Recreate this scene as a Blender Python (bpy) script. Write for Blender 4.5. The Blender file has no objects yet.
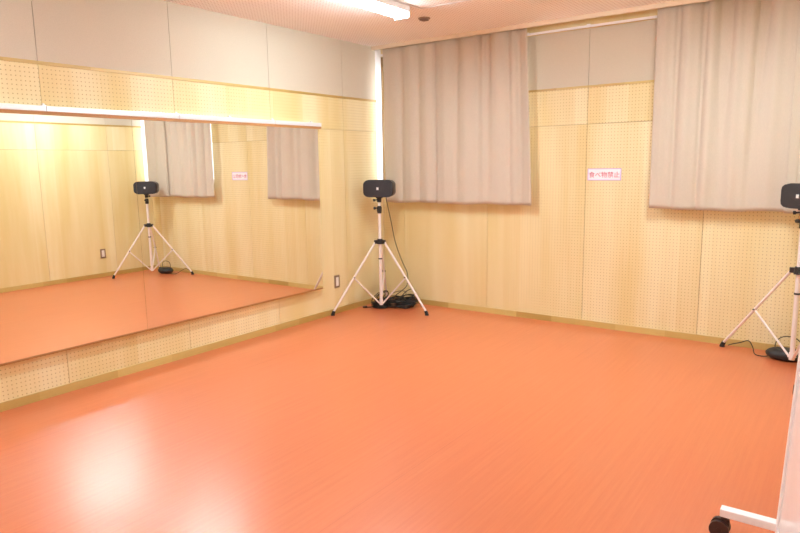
import bpy, bmesh, math, random
from mathutils import Vector, Matrix
rnd = random.Random(7)
sc = bpy.context.scene
COL = sc.collection
W, D, H = 4.1, 5.9, 2.52        # room: x 0..W, y -D..0, z 0..H

# ------------------------------------------------------------------ materials
def newmat(name):
    m = bpy.data.materials.new(name); m.use_nodes = True
    nt = m.node_tree
    return m, nt, nt.nodes['Principled BSDF']
def simple(name, col, rough=.5, metal=0.0, spec=.5):
    m, nt, b = newmat(name)
    b.inputs['Base Color'].default_value = (*col, 1); b.inputs['Roughness'].default_value = rough
    b.inputs['Metallic'].default_value = metal; b.inputs['Specular IOR Level'].default_value = spec
    # faint procedural variation so that nothing is a dead flat colour
    n = nt.nodes.new('ShaderNodeTexNoise'); n.inputs['Scale'].default_value = 14
    tc = nt.nodes.new('ShaderNodeTexCoord'); nt.links.new(tc.outputs['Object'], n.inputs['Vector'])
    mx = nt.nodes.new('ShaderNodeMix'); mx.data_type = 'RGBA'
    mx.inputs['A'].default_value = (*[c*.94 for c in col], 1); mx.inputs['B'].default_value = (*[min(1, c*1.05) for c in col], 1)
    nt.links.new(n.outputs['Fac'], mx.inputs['Factor']); nt.links.new(mx.outputs['Result'], b.inputs['Base Color'])
    return m
def math_node(nt, op, a, b=None):
    n = nt.nodes.new('ShaderNodeMath'); n.operation = op
    for i, v in enumerate((a, b)):
        if v is None: continue
        if isinstance(v, (int, float)): n.inputs[i].default_value = v
        else: nt.links.new(v, n.inputs[i])
    return n.outputs[0]
def mixc(nt, fac, a, b, blend='MIX'):
    mx = nt.nodes.new('ShaderNodeMix'); mx.data_type = 'RGBA'; mx.blend_type = blend
    for s, v in (('Factor', fac), ('A', a), ('B', b)):
        if isinstance(v, (int, float)): mx.inputs[s].default_value = v
        elif isinstance(v, tuple): mx.inputs[s].default_value = (*v, 1)
        else: nt.links.new(v, mx.inputs[s])
    return mx.outputs['Result']
def holes(nt, u, v, pitch, rad):
    def c(x):
        f = math_node(nt, 'FRACT', math_node(nt, 'DIVIDE', x, pitch))
        return math_node(nt, 'MULTIPLY', math_node(nt, 'SUBTRACT', f, .5), pitch)
    a, b = c(u), c(v)
    d = math_node(nt, 'SQRT', math_node(nt, 'ADD', math_node(nt, 'MULTIPLY', a, a), math_node(nt, 'MULTIPLY', b, b)))
    return math_node(nt, 'LESS_THAN', d, rad)
def wood(name, perforated, axis):
    """pale plywood; axis = horizontal axis of the wall (0 x, 1 y); vertical grain"""
    m, nt, b = newmat(name)
    tc = nt.nodes.new('ShaderNodeTexCoord'); sp = nt.nodes.new('ShaderNodeSeparateXYZ')
    nt.links.new(tc.outputs['Object'], sp.inputs[0])
    u = sp.outputs[axis]; z = sp.outputs[2]
    oi = nt.nodes.new('ShaderNodeObjectInfo')
    off = math_node(nt, 'MULTIPLY', oi.outputs['Random'], 40.0)
    cb = nt.nodes.new('ShaderNodeCombineXYZ')
    nt.links.new(math_node(nt, 'ADD', u, off), cb.inputs[0]); nt.links.new(math_node(nt, 'MULTIPLY', z, .10), cb.inputs[1]); nt.links.new(off, cb.inputs[2])
    n1 = nt.nodes.new('ShaderNodeTexNoise'); n1.inputs['Scale'].default_value = 5.0; n1.inputs['Detail'].default_value = 3
    nt.links.new(cb.outputs[0], n1.inputs['Vector'])
    n2 = nt.nodes.new('ShaderNodeTexNoise'); n2.inputs['Scale'].default_value = 38.0; n2.inputs['Detail'].default_value = 4
    nt.links.new(cb.outputs[0], n2.inputs['Vector'])
    r = nt.nodes.new('ShaderNodeValToRGB'); e = r.color_ramp.elements
    e[0].position = .34; e[0].color = (*WOOD_DARK, 1); e[1].position = .66; e[1].color = (*WOOD_LIGHT, 1)
    nt.links.new(n1.outputs['Fac'], r.inputs[0])
    # veneer leaves: each leaf about 0.17 m wide has its own tone
    vo = nt.nodes.new('ShaderNodeTexVoronoi'); vo.voronoi_dimensions = '1D'; vo.inputs['Scale'].default_value = 5.5
    nt.links.new(math_node(nt, 'ADD', u, off), vo.inputs['W'])
    sv = nt.nodes.new('ShaderNodeSeparateColor'); nt.links.new(vo.outputs['Color'], sv.inputs[0])
    leaf = mixc(nt, sv.outputs[0], (.94, .90, .80), (1.0, 1.0, 1.0))
    c = mixc(nt, 1.0, r.outputs[0], leaf, 'MULTIPLY')
    c = mixc(nt, math_node(nt, 'MULTIPLY', n2.outputs['Fac'], .14), c, (.62, .38, .14))
    tone = mixc(nt, oi.outputs['Random'], (.97, .95, .90), (1.0, 1.0, 1.0))
    c = mixc(nt, 1.0, c, tone, 'MULTIPLY')
    if perforated:
        h = holes(nt, u, z, .0255, .0036)
        c = mixc(nt, math_node(nt, 'MULTIPLY', h, .55), c, (.22, .11, .03))
    nt.links.new(c, b.inputs['Base Color']); b.inputs['Roughness'].default_value = .5
    b.inputs['Specular IOR Level'].default_value = .35
    return m
WOOD_DARK = (.75, .635, .34); WOOD_LIGHT = (.82, .745, .50)
M = {}
M['perf_y'] = wood('perforated_plywood_left', True, 1)
M['perf_x'] = wood('perforated_plywood_back', True, 0)
M['ply_y'] = wood('plain_plywood_side', False, 1)
M['ply_x'] = wood('plain_plywood_back', False, 0)
M['backing'] = simple('dark_backing', (.30, .19, .08), .8)

def felt_mat():
    m, nt, b = newmat('beige_fabric_panel')
    tc = nt.nodes.new('ShaderNodeTexCoord'); n = nt.nodes.new('ShaderNodeTexNoise')
    n.inputs['Scale'].default_value = 180; nt.links.new(tc.outputs['Object'], n.inputs['Vector'])
    c = mixc(nt, n.outputs['Fac'], (.53, .475, .375), (.63, .565, .455))
    nt.links.new(c, b.inputs['Base Color']); b.inputs['Roughness'].default_value = .9; b.inputs['Specular IOR Level'].default_value = .1
    return m
M['felt'] = felt_mat()

def base_mat(name, axis):
    m, nt, b = newmat(name)
    tc = nt.nodes.new('ShaderNodeTexCoord'); sp = nt.nodes.new('ShaderNodeSeparateXYZ'); nt.links.new(tc.outputs['Object'], sp.inputs[0])
    vo = nt.nodes.new('ShaderNodeTexVoronoi'); vo.voronoi_dimensions = '1D'; vo.inputs['Scale'].default_value = 2.6
    nt.links.new(sp.outputs[axis], vo.inputs['W'])
    sv = nt.nodes.new('ShaderNodeSeparateColor'); nt.links.new(vo.outputs['Color'], sv.inputs[0])
    mp = nt.nodes.new('ShaderNodeMapping'); mp.inputs['Scale'].default_value = (3, 3, 60) 
    nt.links.new(tc.outputs['Object'], mp.inputs[0])
    n = nt.nodes.new('ShaderNodeTexNoise'); n.inputs['Scale'].default_value = 1.5; nt.links.new(mp.outputs[0], n.inputs['Vector'])
    c = mixc(nt, sv.outputs[0], (.46, .31, .09), (.66, .50, .19))
    c = mixc(nt, math_node(nt, 'MULTIPLY', n.outputs['Fac'], .3), c, (.40, .22, .06))
    nt.links.new(c, b.inputs['Base Color']); b.inputs['Roughness'].default_value = .35
    return m
M['base_y'] = base_mat('laminated_wood_base_y', 1); M['base_x'] = base_mat('laminated_wood_base_x', 0)

def floor_mat():
    m, nt, b = newmat('coral_vinyl_floor')
    tc = nt.nodes.new('ShaderNodeTexCoord')
    mp = nt.nodes.new('ShaderNodeMapping'); mp.inputs['Scale'].default_value = (55, 1.6, 1); nt.links.new(tc.outputs['Object'], mp.inputs[0])
    n1 = nt.nodes.new('ShaderNodeTexNoise'); n1.inputs['Scale'].default_value = 1.0; n1.inputs['Detail'].default_value = 5; nt.links.new(mp.outputs[0], n1.inputs['Vector'])
    mp2 = nt.nodes.new('ShaderNodeMapping'); mp2.inputs['Scale'].default_value = (260, 14, 1); nt.links.new(tc.outputs['Object'], mp2.inputs[0])
    n2 = nt.nodes.new('ShaderNodeTexNoise'); n2.inputs['Scale'].default_value = 1.0; n2.inputs['Detail'].default_value = 3; nt.links.new(mp2.outputs[0], n2.inputs['Vector'])
    n3 = nt.nodes.new('ShaderNodeTexNoise'); n3.inputs['Scale'].default_value = 1.3; nt.links.new(tc.outputs['Object'], n3.inputs['Vector'])
    c = mixc(nt, n1.outputs['Fac'], FLOOR_A, FLOOR_B)
    c = mixc(nt, math_node(nt, 'MULTIPLY', n2.outputs['Fac'], .25), c, FLOOR_C)
    # welded seams between the 1.82 m wide vinyl sheets, running along y
    sp = nt.nodes.new('ShaderNodeSeparateXYZ'); nt.links.new(tc.outputs['Object'], sp.inputs[0])
    f = math_node(nt, 'FRACT', math_node(nt, 'DIVIDE', math_node(nt, 'ADD', sp.outputs[0], 1.24), 1.82))
    s = math_node(nt, 'LESS_THAN', f, .0016)
    c = mixc(nt, math_node(nt, 'MULTIPLY', s, .3), c, (.35, .07, .03))
    nt.links.new(c, b.inputs['Base Color'])
    rr = nt.nodes.new('ShaderNodeMapRange'); nt.links.new(n3.outputs['Fac'], rr.inputs[0]); rr.inputs[3].default_value = .30; rr.inputs[4].default_value = .34
    nt.links.new(rr.outputs[0], b.inputs['Roughness'])
    bp = nt.nodes.new('ShaderNodeBump'); bp.inputs['Strength'].default_value = .03; bp.inputs['Distance'].default_value = .002
    nt.links.new(n2.outputs['Fac'], bp.inputs['Height']); nt.links.new(bp.outputs[0], b.inputs['Normal'])
    b.inputs['Specular IOR Level'].default_value = .45
    b.inputs['Coat Weight'].default_value = .46; b.inputs['Coat Roughness'].default_value = .25
    return m
FLOOR_A = (.53, .112, .040); FLOOR_B = (.64, .180, .068); FLOOR_C = (.72, .26, .12)
M['floor'] = floor_mat()

def ceil_mat():
    m, nt, b = newmat('white_perforated_ceiling_board')
    tc = nt.nodes.new('ShaderNodeTexCoord'); sp = nt.nodes.new('ShaderNodeSeparateXYZ'); nt.links.new(tc.outputs['Object'], sp.inputs[0])
    h = holes(nt, sp.outputs[0], sp.outputs[1], .0303, .0055)
    c = mixc(nt, math_node(nt, 'MULTIPLY', h, .7), (.88, .84, .80), (.46, .34, .29))
    nt.links.new(c, b.inputs['Base Color']); b.inputs['Roughness'].default_value = .8; b.inputs['Specular IOR Level'].default_value = .2
    return m
M['ceil'] = ceil_mat()
M['white'] = simple('white_paint', (.84, .83, .84), .35)
M['cream'] = simple('cream_trim', (.80, .68, .52), .5)
M['aluminium'] = simple('pale_aluminium', (.80, .79, .82), .3, .35)
M['rail_wood'] = simple('rail_wood', (.42, .20, .07), .5)
M['stand'] = simple('white_stand_tube', (.80, .72, .70), .3, .1)
M['black'] = simple('black_plastic', (.018, .018, .020), .45)
M['rubber'] = simple('black_rubber', (.012, .012, .013), .7)
M['cabinet'] = simple('dark_brown_cabinet', (.045, .032, .026), .4)
M['cable'] = simple('black_cable', (.015, .013, .012), .5)
M['badge'] = simple('silver_badge', (.85, .85, .85), .3, .3)
M['plaster'] = simple('plain_wall_paint', (.72, .62, .48), .8)
M['brown_metal'] = simple('brown_plate', (.30, .20, .13), .4, .4)
M['socket'] = simple('off_white_switch', (.78, .72, .66), .4)
M['red_ink'] = simple('red_ink', (.55, .04, .10), .6)
M['lilac'] = simple('lilac_border', (.50, .30, .78), .6)
M['paper'] = simple('sign_paper', (.86, .84, .92), .6)
M['grille'] = simple('brown_grille', (.20, .13, .10), .6)
M['caster'] = simple('dark_brown_caster', (.035, .016, .014), .4)
M['boardface'] = simple('white_board_face', (.83, .84, .86), .2)
def grille_cloth():
    m, nt, b = newmat('speaker_grille')
    tc = nt.nodes.new('ShaderNodeTexCoord'); sp = nt.nodes.new('ShaderNodeSeparateXYZ'); nt.links.new(tc.outputs['Object'], sp.inputs[0])
    h = holes(nt, sp.outputs[0], sp.outputs[2], .005, .0016)
    c = mixc(nt, h, (.035, .035, .042), (.008, .008, .01))
    nt.links.new(c, b.inputs['Base Color']); b.inputs['Roughness'].default_value = .5
    return m
M['speaker'] = grille_cloth()
m, nt, b = newmat('mirror_silver'); b.inputs['Base Color'].default_value = (.93, .935, .90, 1); b.inputs['Metallic'].default_value = 1; b.inputs['Roughness'].default_value = 0
M['mirror'] = m
m, nt, b = newmat('window_glass'); b.inputs['Base Color'].default_value = (1, 1, 1, 1); b.inputs['Roughness'].default_value = .0
b.inputs['Transmission Weight'].default_value = 1; b.inputs['IOR'].default_value = 1.02
M['glass'] = m
def emit(name, col, s):
    m = bpy.data.materials.new(name); m.use_nodes = True; nt = m.node_tree; nt.nodes.clear()
    e = nt.nodes.new('ShaderNodeEmission'); o = nt.nodes.new('ShaderNodeOutputMaterial')
    e.inputs[0].default_value = (*col, 1); e.inputs[1].default_value = s; nt.links.new(e.outputs[0], o.inputs[0]); return m
LAMP = 42.0
M['lamp'] = emit('lit_lamp_cover', (.84, 1.0, 1.08), LAMP)
M['lamp_dim'] = emit('dim_lamp_cover', (.84, .99, 1.10), LAMP*.6)
def curtain_mat():
    m = bpy.data.materials.new('beige_curtain_cloth'); m.use_nodes = True; nt = m.node_tree
    b = nt.nodes['Principled BSDF']; out = nt.nodes['Material Output']
    tc = nt.nodes.new('ShaderNodeTexCoord'); mp = nt.nodes.new('ShaderNodeMapping'); mp.inputs['Scale'].default_value = (160, 160, 40)
    nt.links.new(tc.outputs['Object'], mp.inputs[0]); n = nt.nodes.new('ShaderNodeTexNoise'); n.inputs['Scale'].default_value = 1.5
    nt.links.new(mp.outputs[0], n.inputs['Vector'])
    c = mixc(nt, n.outputs['Fac'], (.57, .495, .405), (.65, .565, .465))
    nt.links.new(c, b.inputs['Base Color']); b.inputs['Roughness'].default_value = .85; b.inputs['Specular IOR Level'].default_value = .15
    t = nt.nodes.new('ShaderNodeBsdfTranslucent'); nt.links.new(c, t.inputs[0])
    ms = nt.nodes.new('ShaderNodeMixShader'); ms.inputs[0].default_value = .10
    nt.links.new(b.outputs[0], ms.inputs[1]); nt.links.new(t.outputs[0], ms.inputs[2]); nt.links.new(ms.outputs[0], out.inputs[0])
    return m
M['curtain'] = curtain_mat()

# ------------------------------------------------------------------ mesh helpers
def box(bm, x0, x1, y0, y1, z0, z1, bev=0):
    g = bmesh.ops.create_cube(bm, size=1)
    vs = g['verts']
    bmesh.ops.scale(bm, vec=(abs(x1-x0), abs(y1-y0), abs(z1-z0)), verts=vs)
    bmesh.ops.translate(bm, vec=((x0+x1)/2, (y0+y1)/2, (z0+z1)/2), verts=vs)
    if bev:
        es = list({e for v in vs for e in v.link_edges})
        bmesh.ops.bevel(bm, geom=es, offset=bev, segments=2, affect='EDGES', profile=.7)
def rod(bm, a, b_, r0, r1=None, seg=20):
    a, b_ = Vector(a), Vector(b_); d = b_-a; r1 = r0 if r1 is None else r1
    g = bmesh.ops.create_cone(bm, cap_ends=True, cap_tris=False, segments=seg, radius1=r0, radius2=r1, depth=d.length)
    q = d.to_track_quat('Z', 'Y').to_matrix().to_4x4()
    bmesh.ops.transform(bm, matrix=Matrix.Translation((a+b_)/2) @ q, verts=g['verts'])
def tube(bm, pts, r, seg=8):
    pts = [Vector(p) for p in pts]; rings = []
    for i, p in enumerate(pts):
        t = (pts[min(i+1, len(pts)-1)] - pts[max(i-1, 0)]).normalized()
        up = Vector((0, 0, 1)) if abs(t.z) < .95 else Vector((1, 0, 0))
        s = t.cross(up).normalized(); w = s.cross(t)
        rings.append([bm.verts.new(p + s*r*math.cos(2*math.pi*k/seg) + w*r*math.sin(2*math.pi*k/seg)) for k in range(seg)])
    for a, b_ in zip(rings, rings[1:]):
        for k in range(seg): bm.faces.new((a[k], a[(k+1) % seg], b_[(k+1) % seg], b_[k]))
    bm.faces.new(rings[0][::-1]); bm.faces.new(rings[-1])
def smooth_pts(pts, n=10):
    P = [Vector(p) for p in pts]; out = []
    for i in range(len(P)-1):
        p0, p1, p2, p3 = P[max(i-1, 0)], P[i], P[i+1], P[min(i+2, len(P)-1)]
        for k in range(n):
            t = k/n
            out.append(.5*((2*p1)+(-p0+p2)*t+(2*p0-5*p1+4*p2-p3)*t*t+(-p0+3*p1-3*p2+p3)*t**3))
    out.append(P[-1]); return out
def obj(name, bm, mat, parent=None, smooth=False, world=True):
    bmesh.ops.recalc_face_normals(bm, faces=bm.faces)
    me = bpy.data.meshes.new(name); bm.to_mesh(me); bm.free()
    me.materials.append(mat)
    if smooth:
        for p in me.polygons: p.use_smooth = True
        try: me.set_sharp_from_angle(angle=math.radians(40))
        except Exception: pass
    o = bpy.data.objects.new(name, me); COL.objects.link(o)
    if parent: o.parent = parent
    return o
def B(): return bmesh.new()
def bx(name, mat, parent, *a, bev=0):
    bm = B(); box(bm, *a, bev=bev); return obj(name, bm, mat, parent)
def thing(name, label, cat, loc=(0, 0, 0), rz=0, group=None):
    o = bpy.data.objects.new(name, None); COL.objects.link(o); o.location = loc; o.rotation_euler.z = rz
    o.empty_display_size = .1; o['label'] = label; o['category'] = cat
    if group: o['group'] = group
    return o
def tag(o, label, cat, group=None):
    o['label'] = label; o['category'] = cat
    if group: o['group'] = group
    return o
def struct(o): o['kind'] = 'structure'; return o

# ------------------------------------------------------------------ room shell
T = .16
struct(bx('floor', M['floor'], None, -T, W+T, -D-T, T, -.1, 0))
struct(bx('ceiling', M['ceil'], None, -T, W+T, -D-T, T, H, H+.1))
WX = 2.75
WIN = [(.0, 1.55), (WX, W)]; WZ0, WZ1 = 1.20, 2.36
GAP = .0015
# left wall
wl = struct(bx('wall_left', M['backing'], None, -T, -.012, -D, 0, 0, H))
yj = [-.09, -.595, -1.505, -2.415, -3.325, -4.235, -5.145, -D]
for a, b_ in zip(yj, yj[1:]):
    bm = B(); box(bm, -.012, 0, a-GAP, b_+GAP, .05, 1.713-GAP)
    if a == -.09: box(bm, -.012, 0, 0, a-GAP, .05, WZ0)
    obj('perforated_panel', bm, M['perf_y'], wl)
    bx('perforated_panel', M['perf_y'], wl, -.012, 0, a-GAP, b_+GAP, 1.713+GAP, 2.0)
    bx('fabric_panel', M['felt'], wl, -.012, -.001, a-GAP, b_+GAP, 2.02, H)
bx('wood_batten', M['base_y'], wl, -.012, .005, -.09, -D, 2.0, 2.02)
# right wall (seen in the mirror)
wr = struct(bx('wall_right', M['backing'], None, W+.012, W+T, -D, 0, 0, H))
yj = [-.09, -.595, -1.48, -2.39, -3.30, -4.21, -5.12, -D]
for a, b_ in zip(yj, yj[1:]):
    bm = B(); box(bm, W, W+.012, a-GAP, b_+GAP, .05, 1.63-GAP)
    if a == -.09: box(bm, W, W+.012, 0, a-GAP, .05, WZ0)
    obj('plywood_panel', bm, M['ply_y'], wr)
    bx('plywood_panel', M['ply_y'], wr, W, W+.012, a-GAP, b_+GAP, 1.63+GAP, 1.935)
    bx('fabric_panel', M['felt'], wr, W+.001, W+.012, a-GAP, b_+GAP, 1.955, H)
bx('wood_batten', M['base_y'], wr, W-.005, W+.012, -.09, -D, 1.935, 1.955)
# back wall with the two window openings
bm = B()
cuts = [-T] + [c for w in WIN for c in w] + [W+T]
box(bm, -T, W+T, .012, T, 0, WZ0); box(bm, -T, W+T, .012, T, WZ1, H)
box(bm, -T, 0, .012, T, WZ0, WZ1); box(bm, 1.55, WX, .012, T, WZ0, WZ1); box(bm, W, W+T, .012, T, WZ0, WZ1)
wb = struct(obj('wall_back', bm, M['backing']))
xj = [0, .259, 1.193, 2.107, 3.02, 3.93, W]
for a, b_ in zip(xj, xj[1:]):
    segs = [(a, b_)]
    bx('perforated_panel', M['perf_x'], wb, a+GAP, b_-GAP, 0, .012, .05, WZ0) if (b_ <= 1.3 or a >= 3) else None
    if a == 1.193:
        bm = B(); box(bm, a+GAP, b_-GAP, 0, .012, .05, WZ0); box(bm, 1.55, b_-GAP, 0, .012, WZ0, 1.69-GAP)
        obj('perforated_panel', bm, M['perf_x'], wb)
        bx('perforated_panel', M['perf_x'], wb, 1.55, b_-GAP, 0, .012, 1.69+GAP, 1.98)
        bx('fabric_panel', M['felt'], wb, 1.55, b_-GAP, .001, .012, 1.997, 2.44)
    if a == 2.107:
        bm = B(); box(bm, a+GAP, b_-GAP, 0, .012, .05, WZ0); box(bm, a+GAP, WX, 0, .012, WZ0, 1.69-GAP)
        obj('perforated_panel', bm, M['perf_x'], wb)
        bx('perforated_panel', M['perf_x'], wb, a+GAP, WX, 0, .012, 1.69+GAP, 1.98)
        bx('fabric_panel', M['felt'], wb, a+GAP, WX, .001, .012, 1.997, 2.44)
bx('wood_batten', M['base_x'], wb, 1.55, WX, -.005, .012, 1.98, 1.997)
bx('wood_header', M['ply_x'], wb, 0, W, 0, .012, 2.44, H)
struct(bx('wall_front', M['plaster'], None, -T, W+T, -D-T, -D, 0, H))
# window jambs on the side walls, baseboards, ceiling trim
struct(bx('trim_1', M['white'], None, -.012, 0, 0, -.088, WZ0+.001, H))
struct(bx('trim_2', M['white'], None, W, W+.012, 0, -.088, WZ0+.001, H))
struct(bx('trim_3', M['cream'], None, 0, W, -.150, -.128, 2.487, H))
struct(bx('baseboard_left', M['base_y'], None, 0, .010, -D, 0, 0, .052))
struct(bx('baseboard_right', M['base_y'], None, W-.010, W, -D, 0, 0, .052))
struct(bx('baseboard_back', M['base_x'], None, .010, W-.010, -.010, 0, 0, .050))
for i, (a, b_) in enumerate(WIN):
    bm = B(); f = .04
    y0, y1 = .05, .11
    mid = (a+b_)/2
    box(bm, a, a+f, y0, y1, WZ0, WZ1); box(bm, b_-f, b_, y0, y1, WZ0, WZ1)
    box(bm, a+f, b_-f, y0, y1, WZ0, WZ0+f); box(bm, a+f, b_-f, y0, y1, WZ1-f, WZ1); box(bm, mid-.02, mid+.02, y0+.005, y1-.005, WZ0+f, WZ1-f)
    box(bm, a, b_, -.004, y0, WZ0-.004, WZ0+.012)
    w = struct(obj('window_%d' % (i+1), bm, M['white']))
    bx('window_pane', M['glass'], w, a+f, mid-.02, .078, .082, WZ0+f, WZ1-f)
    bx('window_pane', M['glass'], w, mid+.02, b_-f, .078, .082, WZ0+f, WZ1-f)

# ------------------------------------------------------------------ mirror
MZ0, MZ1 = .287, 1.7075
def mirror(name, label, ya, yb):
    t = thing(name, label, 'mirror', (0, (ya+yb)/2, MZ0), group='large wall mirrors')
    def part(n, mat, *a, bev=0):
        o = bx(n, mat, t, *a, bev=bev); o.matrix_parent_inverse = Matrix.Translation(-t.location); return o
    part('backing_board', M['backing'], .001, .036, ya, yb, MZ0, MZ1)
    part('glass_panel', M['mirror'], 0.0365, .042, ya+.0004, yb-.0004, MZ0+.004, MZ1)
    part('bottom_channel', M['rail_wood'], .001, .0445, ya, yb, MZ0-.008, MZ0-.0005)
mirror('wall_mirror', 'tall wall mirror reflecting the speaker on its stand, nearest the corner with the window', -2.7796, -.993)
mirror('wall_mirror', 'tall wall mirror reflecting plain plywood and red floor, at the left edge of the photo', -4.590, -2.7804)
# rail above the mirror
t = thing('mirror_rail', 'long white rail with brown wooden underside along the top of the wall mirrors', 'rail', (0, -2.8, 1.715))
inv = Matrix.Translation(-t.location)
segs = [(-.955, -1.505), (-1.509, -2.415), (-2.419, -3.325), (-3.329, -4.60)]
for a, b_ in segs:
    o = bx('rail_cover', M['aluminium'], t, .001, .054, b_, a, 1.7285, 1.760, bev=.002); o.matrix_parent_inverse = inv
o = bx('wooden_underside', M['rail_wood'], t, .001, .051, -4.60, -.955, 1.708, 1.728); o.matrix_parent_inverse = inv
for y in (-1.05, -1.507, -1.95, -2.417, -3.327):
    bm = B(); box(bm, .001, .030, y-.012, y+.012, 1.7605, 1.768, .002); rod(bm, (.02, y, 1.767), (.02, y, 1.777), .006)
    o = obj('clip', bm, M['aluminium'], t); o.matrix_parent_inverse = inv

# ------------------------------------------------------------------ curtain rail + curtains
t = thing('curtain_rail', 'slim white curtain rail running above both windows under the ceiling trim', 'curtain rail', (2.1, -.08, 2.44))
inv = Matrix.Translation(-t.location)
bm = B(); box(bm, .03, W-.03, -.050, -.030, 2.440, 2.458, .003)
o = obj('track', bm, M['white'], t); o.matrix_parent_inverse = inv
for x in (.3, 1.2, 2.107, 3.0, 3.9):
    o = bx('bracket', M['white'], t, x-.012, x+.012, -.046, -.001, 2.4585, 2.466); o.matrix_parent_inverse = inv

def curtain(name, label, x0, x1, z0, z1, yc, folds, seed, group, amp=1.3, edge_wave=0.0, flare=0.0, seam=None):
    r = random.Random(seed)
    nx = int((x1-x0)/.008); nz = 46
    bm = B(); grid = []
    small = [(r.uniform(x0, x1), r.uniform(.02, .05), r.uniform(-.006, .006)) for _ in range(int((x1-x0)*14))]
    for j in range(nz+1):
        v = j/nz; row = []
        for i in range(nx+1):
            u = i/nx; x = x0+(x1-x0)*u
            y = 0.0
            for (fx, fw, fa, fb, sl) in folds:      # centre, width, depth at top, depth at bottom, drift
                c = fx + sl*(1-v)
                y += (fa*v**1.1+fb*(1-v))*math.exp(-((x-c)/fw)**2)
            for (fx, fw, fa) in small:
                y += fa*math.exp(-((x-fx)/fw)**2)*(.35+.65*v**2)
            y *= amp
            if seam and seam[0] <= x <= seam[1]: y *= .22
            z = z0+(z1-z0)*v
            xx = x+flare*(1-v)*u**3
            if edge_wave: xx += edge_wave*math.exp(-(u/.08)**2)*math.sin(v*9+1)
            if j <= 2: y -= .0022                                      # doubled hem cloth
            z += (.004*math.sin(x*7+seed)+.003*math.sin(x*17))*(1-v)
            row.append(bm.verts.new((xx, yc+max(-.045, min(.022 if yc < -.09 else .019, y)), z)))
        grid.append(row)
    for j in range(nz):
        for i in range(nx): bm.faces.new((grid[j][i], grid[j][i+1], grid[j+1][i+1], grid[j+1][i]))
    t = thing(name, label, 'curtain', ((x0+x1)/2, yc, z0), group=group)
    inv = Matrix.Translation(-t.location)
    o = obj('cloth', bm, M['curtain'], t, smooth=True); o.matrix_parent_inverse = inv
    md = o.modifiers.new('thick', 'SOLIDIFY'); md.thickness = .0018; md.offset = 0
    n = max(3, int((x1-x0)/.11))
    for k in range(n+1):                                                # hooks on the heading
        hx = x0+.012+(x1-x0-.024)*k/n
        bm = B(); box(bm, hx-.004, hx+.004, -.0625, -.0515, 2.446, 2.462, .001)
        o = obj('hook', bm, M['white'], t); o.matrix_parent_inverse = inv
    return t
CY = -.088
F = lambda x, w, a, b, s=0: (x, w, a, b, s)
lf = [F(.20, .05, -.012, -.006), F(.30, .03, .020, .010), F(.42, .05, -.012, -.008), F(.50, .03, .018, .010), F(.60, .05, -.014, -.010), F(.69, .02, .020, .012)]
rf = [F(.80, .05, -.012, -.006), F(.92, .028, .024, .006), F(1.02, .06, -.014, -.010), F(1.14, .03, .018, .008), F(1.235, .035, .026, .004), F(1.33, .05, -.012, -.006),
      F(1.43, .022, .016, .012), F(1.52, .025, .020, .016), F(1.60, .03, -.012, -.008), F(1.66, .02, .016, .0)]
curtain('curtain', 'narrow beige curtain beside the room corner, hanging behind the black speaker', .095, .765, 1.022, 2.500, CY, lf, 3, 'curtains over the left window', edge_wave=.006)
curtain('curtain', 'wide beige curtain hanging left of the small sign on the perforated wall', .715, 1.610, 1.020, 2.500, CY-.008, rf, 5, 'curtains over the left window', flare=.065)
r1 = [F(2.70, .03, -.008, -.004), F(2.80, .022, .026, .010), F(2.88, .04, -.014, -.008), F(2.975, .020, .026, .012), F(3.03, .03, -.016, -.010),
      F(3.12, .045, .036, .004, .0), F(3.20, .04, -.010, -.006), F(3.28, .03, -.014, -.010), F(3.35, .040, .036, .010, -.06), F(3.44, .04, -.016, -.008)]
r2 = [F(3.53, .02, -.020, -.014), F(3.60, .03, .014, .008), F(3.72, .05, -.012, -.008), F(3.82, .03, .018, .010), F(3.95, .05, -.012, -.008), F(4.05, .03, .016, .008)]
curtain('curtain', 'wide beige curtain with deep folds hanging right of the small sign', 2.645, 3.59, 1.018, 2.500, CY, r1, 8, 'curtains over the right window', seam=(3.52, 3.7))
curtain('curtain', 'beige curtain at the right edge of the photo, hanging behind the speaker there', 3.550, 3.985, 1.012, 2.500, CY-.016, r2, 9, 'curtains over the right window', seam=(3.4, 3.61))

# ------------------------------------------------------------------ ceiling lamps, grille, hatch
def ceiling_lamp(label, x, y0, y1, z=H, lit='lamp'):
    t = thing('ceiling_light', label, 'ceiling light', (x, (y0+y1)/2, z), group='fluorescent ceiling lights')
    L = abs(y1-y0)/2
    bx('housing', M['white'], t, -.072, .072, -L, L, -.046, -.0005, bev=.003)
    bm = B()                                    # shallow curved lit cover with rounded ends
    n = 10; prof = [(-.068+.136*k/n, -.0465-.036*math.sin(math.pi*k/n)**.6) for k in range(n+1)]
    ends = []
    for yy, s in ((-L+.006, .6), (-L+.03, 1), (L-.03, 1), (L-.006, .6)):
        ends.append([bm.verts.new((px*(.8+.2*s), yy, -.0465+(pz+.0465)*s)) for px, pz in prof])
    for a, b_ in zip(ends, ends[1:]):
        for k in range(n): bm.faces.new((a[k], a[k+1], b_[k+1], b_[k]))
        bm.faces.new((a[n], a[0], b_[0], b_[n]))
    bm.faces.new(ends[0]); bm.faces.new(ends[-1])
    obj('lit_cover', bm, M[lit], t, smooth=True)
    for s in (-1, 1):
        bx('end_cap', M['white'], t, -.066, .066, s*L-.004, s*L+.003, -.082, -.0465, bev=.001)
    return t
ceiling_lamp('bright white fluorescent light fixed to the ceiling, seen near the top of the photo', 1.15, -2.12, -1.25)
ceiling_lamp('white fluorescent ceiling light nearer the right wall, above the window end', 3.27, -1.89, -1.0)
ceiling_lamp('white fluorescent ceiling light on the mirror side, near the camera', 1.15, -4.75, -3.88, lit='lamp_dim')
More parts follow.
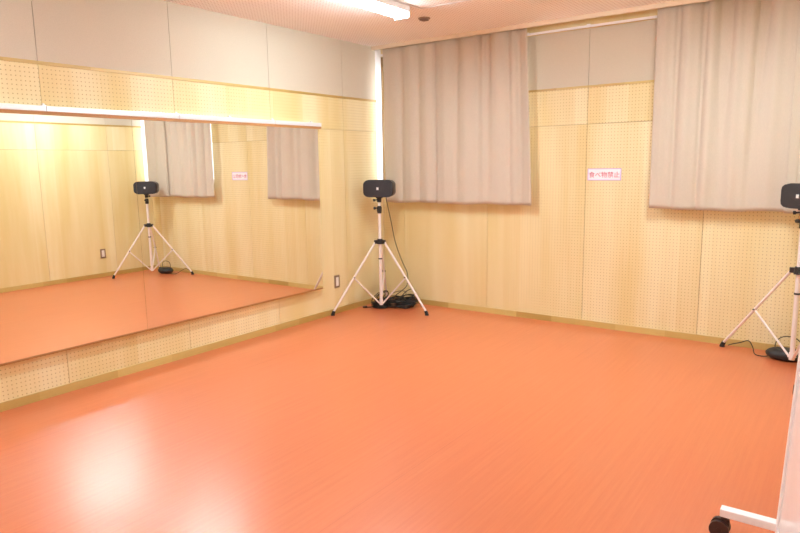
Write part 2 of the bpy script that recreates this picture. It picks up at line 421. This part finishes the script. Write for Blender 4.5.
ceiling_lamp('white fluorescent ceiling light on the right side, near the camera', 3.27, -4.75, -3.88, lit='lamp_dim')
t = thing('ceiling_vent', 'small round brown grille in the ceiling beside the lit fluorescent light', 'vent', (1.08, -.85, H))
bm = B(); rod(bm, (0, 0, -.0005), (0, 0, -.008), .048, .046, 32); obj('rim', bm, M['brown_metal'], t, smooth=True)
bm = B()
rod(bm, (0, 0, -.0085), (0, 0, -.016), .036, .030, 32)
for k in range(-3, 4): box(bm, -.028, .028, k*.009-.0015, k*.009+.0015, -.019, -.0165)
obj('grille', bm, M['grille'], t)
t = thing('ceiling_hatch', 'square framed access hatch in the ceiling beside the fluorescent light', 'hatch', (1.48, -1.37, H))
bm = B(); a = .25; f = .02
box(bm, -a, a, a-f, a, -.006, -.0005); box(bm, -a, a, -a, -a+f, -.006, -.0005); box(bm, -a, -a+f, -a+f, a-f, -.006, -.0005); box(bm, a-f, a, -a+f, a-f, -.006, -.0005)
obj('frame', bm, M['aluminium'], t)
bx('hatch_board', M['ceil'], t, -a+f+.004, a-f-.004, -a+f+.004, a-f-.004, -.004, -.0005)

# ------------------------------------------------------------------ wall fittings
def switch_plate(name, label, cat, loc, rz):
    t = thing(name, label, cat, loc, rz, 'wall plates above the baseboard')
    bx('plate', M['brown_metal'], t, -.036, .036, -.006, -.0005, -.06, .06, bev=.002)
    bx('socket_insert', M['socket'], t, -.017, .017, -.010, -.0065, -.042, .042, bev=.001)
    return t
switch_plate('wall_outlet', 'brown framed outlet low on the perforated left wall beside the mirror', 'outlet', (0, -.757, .305), math.pi/2)
switch_plate('wall_outlet', 'brown framed outlet on the opposite plywood wall, seen only in the mirror', 'outlet', (W, -.78, .305), -math.pi/2)
o = bx('picture_rail', M['aluminium'], None, W-.022, W-.0005, -3.9, -.555, 2.062, 2.094, bev=.002)
tag(o, 'white horizontal rail on the opposite wall, seen only in the mirror', 'rail')
# notice on the back wall
t = thing('notice_sign', 'small white notice with red Japanese characters on the perforated back wall', 'sign', (2.2605, 0, 1.282))
bx('panel', M['paper'], t, -.1365, .1365, -.003, -.0005, -.048, .048)
bm = B(); a, h, w = .1365, .048, .0045
box(bm, -a, a, -.0040, -.0031, h-w, h); box(bm, -a, a, -.0040, -.0031, -h, -h+w); box(bm, -a, -a+w, -.0040, -.0031, -h+w, h-w); box(bm, a-w, a, -.0040, -.0031, -h+w, h-w)
obj('border', bm, M['lilac'], t)
cu = bpy.data.curves.new('lettering', 'FONT'); cu.body = '食べ物禁止'; cu.size = .051; cu.align_x = 'CENTER'; cu.align_y = 'CENTER'; cu.extrude = .0003; cu.offset = .0
to = bpy.data.objects.new('lettering_source', cu); COL.objects.link(to); bpy.context.view_layer.update()
dg = bpy.context.evaluated_depsgraph_get()
me = bpy.data.meshes.new_from_object(to.evaluated_get(dg)); bpy.data.objects.remove(to)
me.materials.clear(); me.materials.append(M['red_ink'])
lo = bpy.data.objects.new('lettering', me); COL.objects.link(lo); lo.parent = t; lo.location = (0, -.0036, -.006); lo.rotation_euler = (math.pi/2, 0, 0)

# ------------------------------------------------------------------ speaker stands
def stand(label, P, feet, hubz=.665, top=1.035, knob_ang=-2.2):
    t = thing('speaker_stand', label, 'stand', (P[0], P[1], 0), group='white tripod speaker stands')
    bm = B(); rod(bm, (0, 0, .10), (0, 0, hubz+.03), .0152); obj('lower_pole', bm, M['stand'], t, smooth=True)
    bm = B(); rod(bm, (0, 0, hubz+.03), (0, 0, .945), .0145); rod(bm, (0, 0, .945), (0, 0, top), .012); obj('upper_pole', bm, M['stand'], t, smooth=True)
    bm = B(); rod(bm, (0, 0, .496), (0, 0, .508), .0185); obj('ring', bm, M['black'], t, smooth=True)
    bm = B(); rod(bm, (0, 0, hubz-.022), (0, 0, hubz+.028), .030, .024)
    for fx, fy in feet:
        d = Vector((fx, fy, 0)).normalized(); s = Vector((-d.y, d.x, 0))
        g = bmesh.ops.create_cube(bm, size=1)
        mt = Matrix((( d.x*.045, s.x*.026, 0, d.x*.035), (d.y*.045, s.y*.026, 0, d.y*.035), (0, 0, .034, hubz), (0, 0, 0, 1)))
        bmesh.ops.transform(bm, matrix=mt, verts=g['verts'])
    obj('leg_collar', bm, M['black'], t, smooth=True)
    bm = B(); rod(bm, (0, 0, .935), (0, 0, 1.005), .021, .018)
    k = Vector((math.cos(knob_ang), math.sin(knob_ang), 0))
    box(bm, -.016, .016, -.018, .018, .948, .998, .004)
    ck = obj('height_clamp', bm, M['black'], t, smooth=True)
    bm = B(); rod(bm, Vector((0, 0, .985))+k*.018, Vector((0, 0, .985))+k*.045, .006); rod(bm, Vector((0, 0, .985))+k*.040, Vector((0, 0, .985))+k*.056, .014, .012)
    obj('clamp_knob', bm, M['black'], ck, smooth=True)
    bm = B(); rod(bm, (0, 0, .05), (0, 0, .10), .0185); 
    obj('lower_collar', bm, M['stand'], t, smooth=True)
    for fx, fy in feet:
        d = Vector((fx, fy, 0)); f = d.normalized()
        a = f*.052+Vector((0, 0, hubz-.006)); b_ = d+Vector((0, 0, .022))
        ax = (b_-a).normalized()
        bm = B(); rod(bm, a, b_, .0098, .0098)
        lg = obj('leg', bm, M['stand'], t, smooth=True)
        bm = B(); p = b_-ax*.022
        rod(bm, p, d+Vector((0, 0, .012)), .0145, .0165); rod(bm, d+Vector((0, 0, .0)), d+Vector((0, 0, .014)), .019, .016)
        obj('rubber_foot', bm, M['rubber'], lg, smooth=True)
        q = a.lerp(b_, .50)
        bm = B(); e = f*.020+Vector((0, 0, .068))
        rod(bm, q-Vector((0, 0, .004)), e, .0075); sd = f.cross(Vector((0, 0, 1)))
        rod(bm, q-sd*.015, q+sd*.015, .005); rod(bm, e-sd*.010, e+sd*.010, .006)
        obj('brace', bm, M['stand'], t, smooth=True)
        bm = B(); rod(bm, q-sd*.017, q+sd*.017, .0058)
        obj('rivet', bm, M['black'], t, smooth=True)
    return t
PL = (.275, -.43); PR = (3.684, -.355)
rel = lambda P, fs: [(x-P[0], y-P[1]) for x, y in fs]
stand('white tripod speaker stand in the room corner beside the mirror', PL, rel(PL, [(.031, -.86), (.775, -.39), (.055, -.045)]))
stand('white tripod speaker stand at the right edge of the photo, under the right curtain', PR, rel(PR, [(3.215, -.070), (3.86, -.80), (3.95, -.06)]), hubz=.655, top=1.008)

def speaker(label, P, zc, face):
    """face: direction the grille looks (unit x,y). Local frame: front = -y, width along x"""
    ang = math.atan2(face[1], face[0]) + math.pi/2
    t = thing('loudspeaker', label, 'loudspeaker', (P[0], P[1], zc-.088-.045), ang, 'small black loudspeakers')
    zb = .045; hh = .164; hw = .132; dp = .115; n = 10
    def shell(hw, hz, yf, yb, rc, bev):
        """rounded-rectangle face in x-z with bulging ends, extruded from yf (front) to yb (back)"""
        pts = []
        for cx, cz, a0 in ((hw-rc, hz-rc, 0), (-hw+rc, hz-rc, 1), (-hw+rc, -hz+rc, 2), (hw-rc, -hz+rc, 3)):
            for k in range(9):
                a = math.pi/2*(a0+k/8); pts.append((cx+rc*math.cos(a), cz+rc*math.sin(a)))
        pts = [(x+(.020 if x > 0 else -.020)*(1-(z/hz)**2)*(abs(x)/hw)**4, z) for x, z in pts]
        bm = B(); v0 = [bm.verts.new((x, yf, z+zb+hh/2)) for x, z in pts]; v1 = [bm.verts.new((x*.96, yb, z*.96+zb+hh/2)) for x, z in pts]
        m = len(pts)
        for k in range(m): bm.faces.new((v0[k], v0[(k+1) % m], v1[(k+1) % m], v1[k]))
        f0 = bm.faces.new(v0[::-1]); f1 = bm.faces.new(v1)
        es = [e for f in (f0, f1) for e in f.edges]
        bmesh.ops.bevel(bm, geom=es, offset=bev, segments=3, affect='EDGES', profile=.5); return bm
    obj('cabinet', shell(hw, hh/2, -.034, .100, .042, .008), M['cabinet'], t, smooth=True)
    obj('front_grille', shell(hw-.004, hh/2-.004, -.056, -.0345, .038, .008), M['speaker'], t, smooth=True)
    bx('badge', M['badge'], t, -.010, .010, -.0605, -.0565, zb+hh/2-.012, zb+hh/2+.012, bev=.001)
    bm = B(); box(bm, -.028, .028, -.020, .030, zb-.010, zb-.0002, .002); rod(bm, (0, 0, -.002), (0, 0, zb-.010), .0205, .0225)
    mt = obj('mounting_socket', bm, M['black'], t, smooth=True)
    bm = B(); rod(bm, (-.018, -.012, .022), (-.042, -.026, .018), .0055); rod(bm, (-.038, -.024, .019), (-.050, -.031, .017), .012)
    obj('knob', bm, M['black'], mt, smooth=True)
    return t
n_ = lambda x, y: (x/math.hypot(x, y), y/math.hypot(x, y))
speaker('small black loudspeaker on the white stand in the room corner', PL, 1.175, n_(.40, -.92))
speaker('small black loudspeaker cut off by the right edge of the photo', PR, 1.150, n_(-.66, -.75))

# ------------------------------------------------------------------ cables
def coil(bm, c, R, loops, r, seed, tilt=0.0, flat=.5):
    rr = random.Random(seed); pts = []
    tot = loops*22; ph = rr.random()*6
    dx, dy, dr, dt = 0, 0, 0, tilt
    for k in range(tot):
        a = 2*math.pi*k/22+ph
        if k % 11 == 0: dx, dy, dr = rr.uniform(-.012, .012), rr.uniform(-.012, .012), rr.uniform(-.02, .016)
        q = (R+dr)
        x = c[0]+dx+q*math.cos(a); y = c[1]+dy+q*flat*math.sin(a)
        z = r+.002+k/tot*loops*r*1.1+max(0, math.sin(a+.6))*dt
        pts.append((x, y, z))
    tube(bm, smooth_pts(pts, 3), r, 6)
# left pile
t = thing('cable_coil', 'tangle of black cable coils on the floor beneath the corner speaker stand', 'cable', (.36, -.30, 0))
inv = Matrix.Translation(-t.location)
def cpart(bm, name, mat, parent, inv):
    o = obj(name, bm, mat, parent, True); o.matrix_parent_inverse = inv
def tangle(bm, c, R, loops, r, seed, zmax):
    rr = random.Random(seed)
    for k in range(loops):
        q = R*rr.uniform(.65, 1.05); cx = c[0]+rr.uniform(-.3, .3)*R; cy_ = c[1]+rr.uniform(-.25, .25)*R
        ph = rr.uniform(0, 6.3); tilt = rr.choice((0, 0, .15, .3, rr.uniform(.3, 1.0)))*zmax*rr.uniform(.5, 1); fl = rr.uniform(.5, .85)
        lift = rr.uniform(0, .060); pts = []
        for j in range(19):
            a = 2*math.pi*j/18*.985+ph
            pts.append((cx+q*math.cos(a), cy_+q*fl*math.sin(a)*(1-.4*tilt/zmax), r+.001+lift+tilt*(.5+.5*math.sin(a+.5))))
        tube(bm, smooth_pts(pts, 2), r, 6)
bm = B(); tangle(bm, (.395, -.185), .105, 34, .0044, 1, .17); cpart(bm, 'coil', M['cable'], t, inv)
bm = B(); tangle(bm, (.185, -.335), .078, 24, .0042, 2, .15); cpart(bm, 'coil', M['cable'], t, inv)
bm = B(); tangle(bm, (.29, -.24), .120, 20, .0036, 5, .21); cpart(bm, 'coil', M['cable'], t, inv)
bm = B(); tube(bm, smooth_pts([(.18, -.36, .012), (.13, -.40, .006), (.105, -.43, .006), (.092, -.445, .008)]), .004, 8)
rod(bm, (.10, -.435, .010), (.072, -.465, .010), .010, .007); cpart(bm, 'plug', M['rubber'], t, inv)
bm = B(); box(bm, .140, .235, -.375, -.300, .0, .040, .012); cpart(bm, 'power_box', M['black'], t, inv)
bm = B(); box(bm, .37, .47, -.29, -.22, .0, .040, .012); cpart(bm, 'power_box', M['black'], t, inv)
# cable from the left speaker to the floor
bm = B()
tube(bm, smooth_pts([(.318, -.38, 1.083), (.330, -.37, 1.0), (.352, -.35, .85), (.385, -.335, .66), (.445, -.315, .48), (.50, -.305, .36), (.50, -.31, .25), (.45, -.33, .19), (.40, -.37, .14), (.37, -.38, .07)], 10), .0035, 8)
o = obj('speaker_cable', bm, M['cable'], None, True); tag(o, 'thin black cable hanging from the corner loudspeaker down to the floor', 'cable')
# right adapter and cable
bm = B(); g = bmesh.ops.create_uvsphere(bm, u_segments=28, v_segments=14, radius=1)
for v in g['verts']:
    c = v.co; v.co = Vector((3.635+.125*c.x, -.185+.085*c.y, .038+.038*max(-1, min(1, c.z*1.25))))
t = thing('power_adapter', 'flat black power unit with a looping cable on the floor under the right stand', 'power adapter', (3.64, -.2, 0))
inv = Matrix.Translation(-t.location)
cpart(bm, 'adapter_body', M['black'], t, inv)
bm = B(); tube(bm, smooth_pts([(3.250, -.040, .008), (3.28, -.035, .022), (3.33, -.035, .04), (3.385, -.05, .065), (3.42, -.10, .035), (3.44, -.16, .006), (3.47, -.20, .005), (3.52, -.20, .008), (3.56, -.18, .03)]), .0036, 8)
o = obj('floor_cable', bm, M['cable'], t, True); o.matrix_parent_inverse = inv
bm = B(); pts = [(3.565+.0+.085*(1-math.cos(a)), -.16+.01*math.sin(a*2), .085+.075*math.sin(a)) for a in [(-.9+2*math.pi*k/20) for k in range(18)]]
tube(bm, smooth_pts(pts, 3), .0034, 8)
o = obj('cable_loop', bm, M['cable'], t, True); o.matrix_parent_inverse = inv

# ------------------------------------------------------------------ rolling white board at the right edge
A0 = Vector((3.832, -2.80, .075)); dirv = Vector((.200, -.93, 0)).normalized(); up = Vector((.040, .008, .999)).normalized()
nor = dirv.cross(up).normalized()
if nor.x > 0: nor = -nor
t = thing('rolling_board', 'tall white board on a wheeled foot, cut off by the lower right edge', 'board', (3.88, -3.2, 0))
inv = Matrix.Translation(-t.location)
Lb, Hb = .95, 1.62
def bbox(bm, u0, u1, v0, v1, w0, w1):       # u along board, v up, w outward
    P = lambda u, v, w: A0+dirv*u+up*v+nor*w
    vs = [bm.verts.new(P(u, v, w)) for u in (u0, u1) for v in (v0, v1) for w in (w0, w1)]
    for f in ((0, 1, 3, 2), (4, 6, 7, 5), (0, 4, 5, 1), (2, 3, 7, 6), (0, 2, 6, 4), (1, 5, 7, 3)): bm.faces.new([vs[i] for i in f])
def bpart(name, mat, *boxes):
    bm = B()
    for q in boxes: bbox(bm, *q)
    cpart(bm, name, mat, t, inv)
bpart('board_panel', M['boardface'], (.026, Lb-.026, .026, Hb-.026, -.020, -.006))
bpart('frame', M['white'], (.026, Lb-.026, 0, .026, -.022, 0), (.026, Lb-.026, Hb-.026, Hb, -.022, 0), (0, .026, 0, Hb, -.022, 0), (Lb-.026, Lb, 0, Hb, -.022, 0))
bpart('edge_strip', M['cream'], (-.003, -.0002, .0, Hb, -.022, -.001))
bpart('edge_knob', M['rubber'], (-.014, -.0032, .515, .548, -.020, .0))
for ya_ in (-2.79, -3.68):
    dx_ = (ya_+2.79)*-.21
    bm = B(); box(bm, 3.655+dx_*.2, 4.075, ya_-.019, ya_+.019, .086, .116, .004) if dx_ == 0 else box(bm, 3.80, 4.085, ya_-.019, ya_+.019, .036, .066, .004)
    if dx_ == 0:
        ft = obj('foot_bar', bm, M['white'], t); ft.matrix_parent_inverse = inv
        for cx in (3.668, 4.050):
            bm = B()
            rod(bm, (cx-.012, ya_-.024, .034), (cx-.012, ya_-.008, .034), .034, seg=24); rod(bm, (cx-.012, ya_+.008, .034), (cx-.012, ya_+.024, .034), .034, seg=24)
            rod(bm, (cx-.012, ya_-.026, .034), (cx-.012, ya_+.026, .034), .010)
            box(bm, cx-.030, cx+.020, ya_-.008, ya_+.008, .030, .074, .006); rod(bm, (cx, ya_, .070), (cx, ya_, .0862), .012)
            cpart(bm, 'caster', M['caster'], t, inv)
    else: bm.free()
bm = B(); box(bm, 3.990, 4.050, -3.72, -3.66, 0, .085, .004); cpart(bm, 'rear_foot', M['white'], t, inv)
# ------------------------------------------------------------------ daylight outside
w = bpy.data.worlds.new('world'); sc.world = w; w.use_nodes = True
bg = w.node_tree.nodes['Background']; bg.inputs[0].default_value = (.93, .96, 1.0, 1); bg.inputs[1].default_value = 2.2

# ------------------------------------------------------------------ camera
yaw, pitch, roll = .625, .1564, -.016
fw = Vector((-math.sin(yaw)*math.cos(pitch), math.cos(yaw)*math.cos(pitch), -math.sin(pitch)))
r0 = fw.cross(Vector((0, 0, 1))).normalized(); u0 = r0.cross(fw)
r_ = math.cos(roll)*r0+math.sin(roll)*u0; u_ = -math.sin(roll)*r0+math.cos(roll)*u0
cam = bpy.data.cameras.new('camera'); co = bpy.data.objects.new('camera', cam); COL.objects.link(co)
cam.sensor_width = 36; cam.lens = 644.12*36/800; cam.clip_start = .05
mw = Matrix.Identity(4)
for i in range(3): mw[i][0] = r_[i]; mw[i][1] = u_[i]; mw[i][2] = -fw[i]
mw.translation = Vector((3.9989, -5.2727, 1.3847)); co.matrix_world = mw
sc.camera = co
vs = sc.view_settings; sc.display_settings.display_device = 'sRGB'
vs.view_transform = 'Standard'; vs.look = 'None'; vs.gamma = 1; vs.use_curve_mapping = False; vs.exposure = 1.28
cy = sc.cycles
cy.max_bounces = 10; cy.diffuse_bounces = 6; cy.glossy_bounces = 6
cy.caustics_reflective = True; cy.blur_glossy = 0.0
cy.sample_clamp_indirect = 0
cy.use_denoising = True
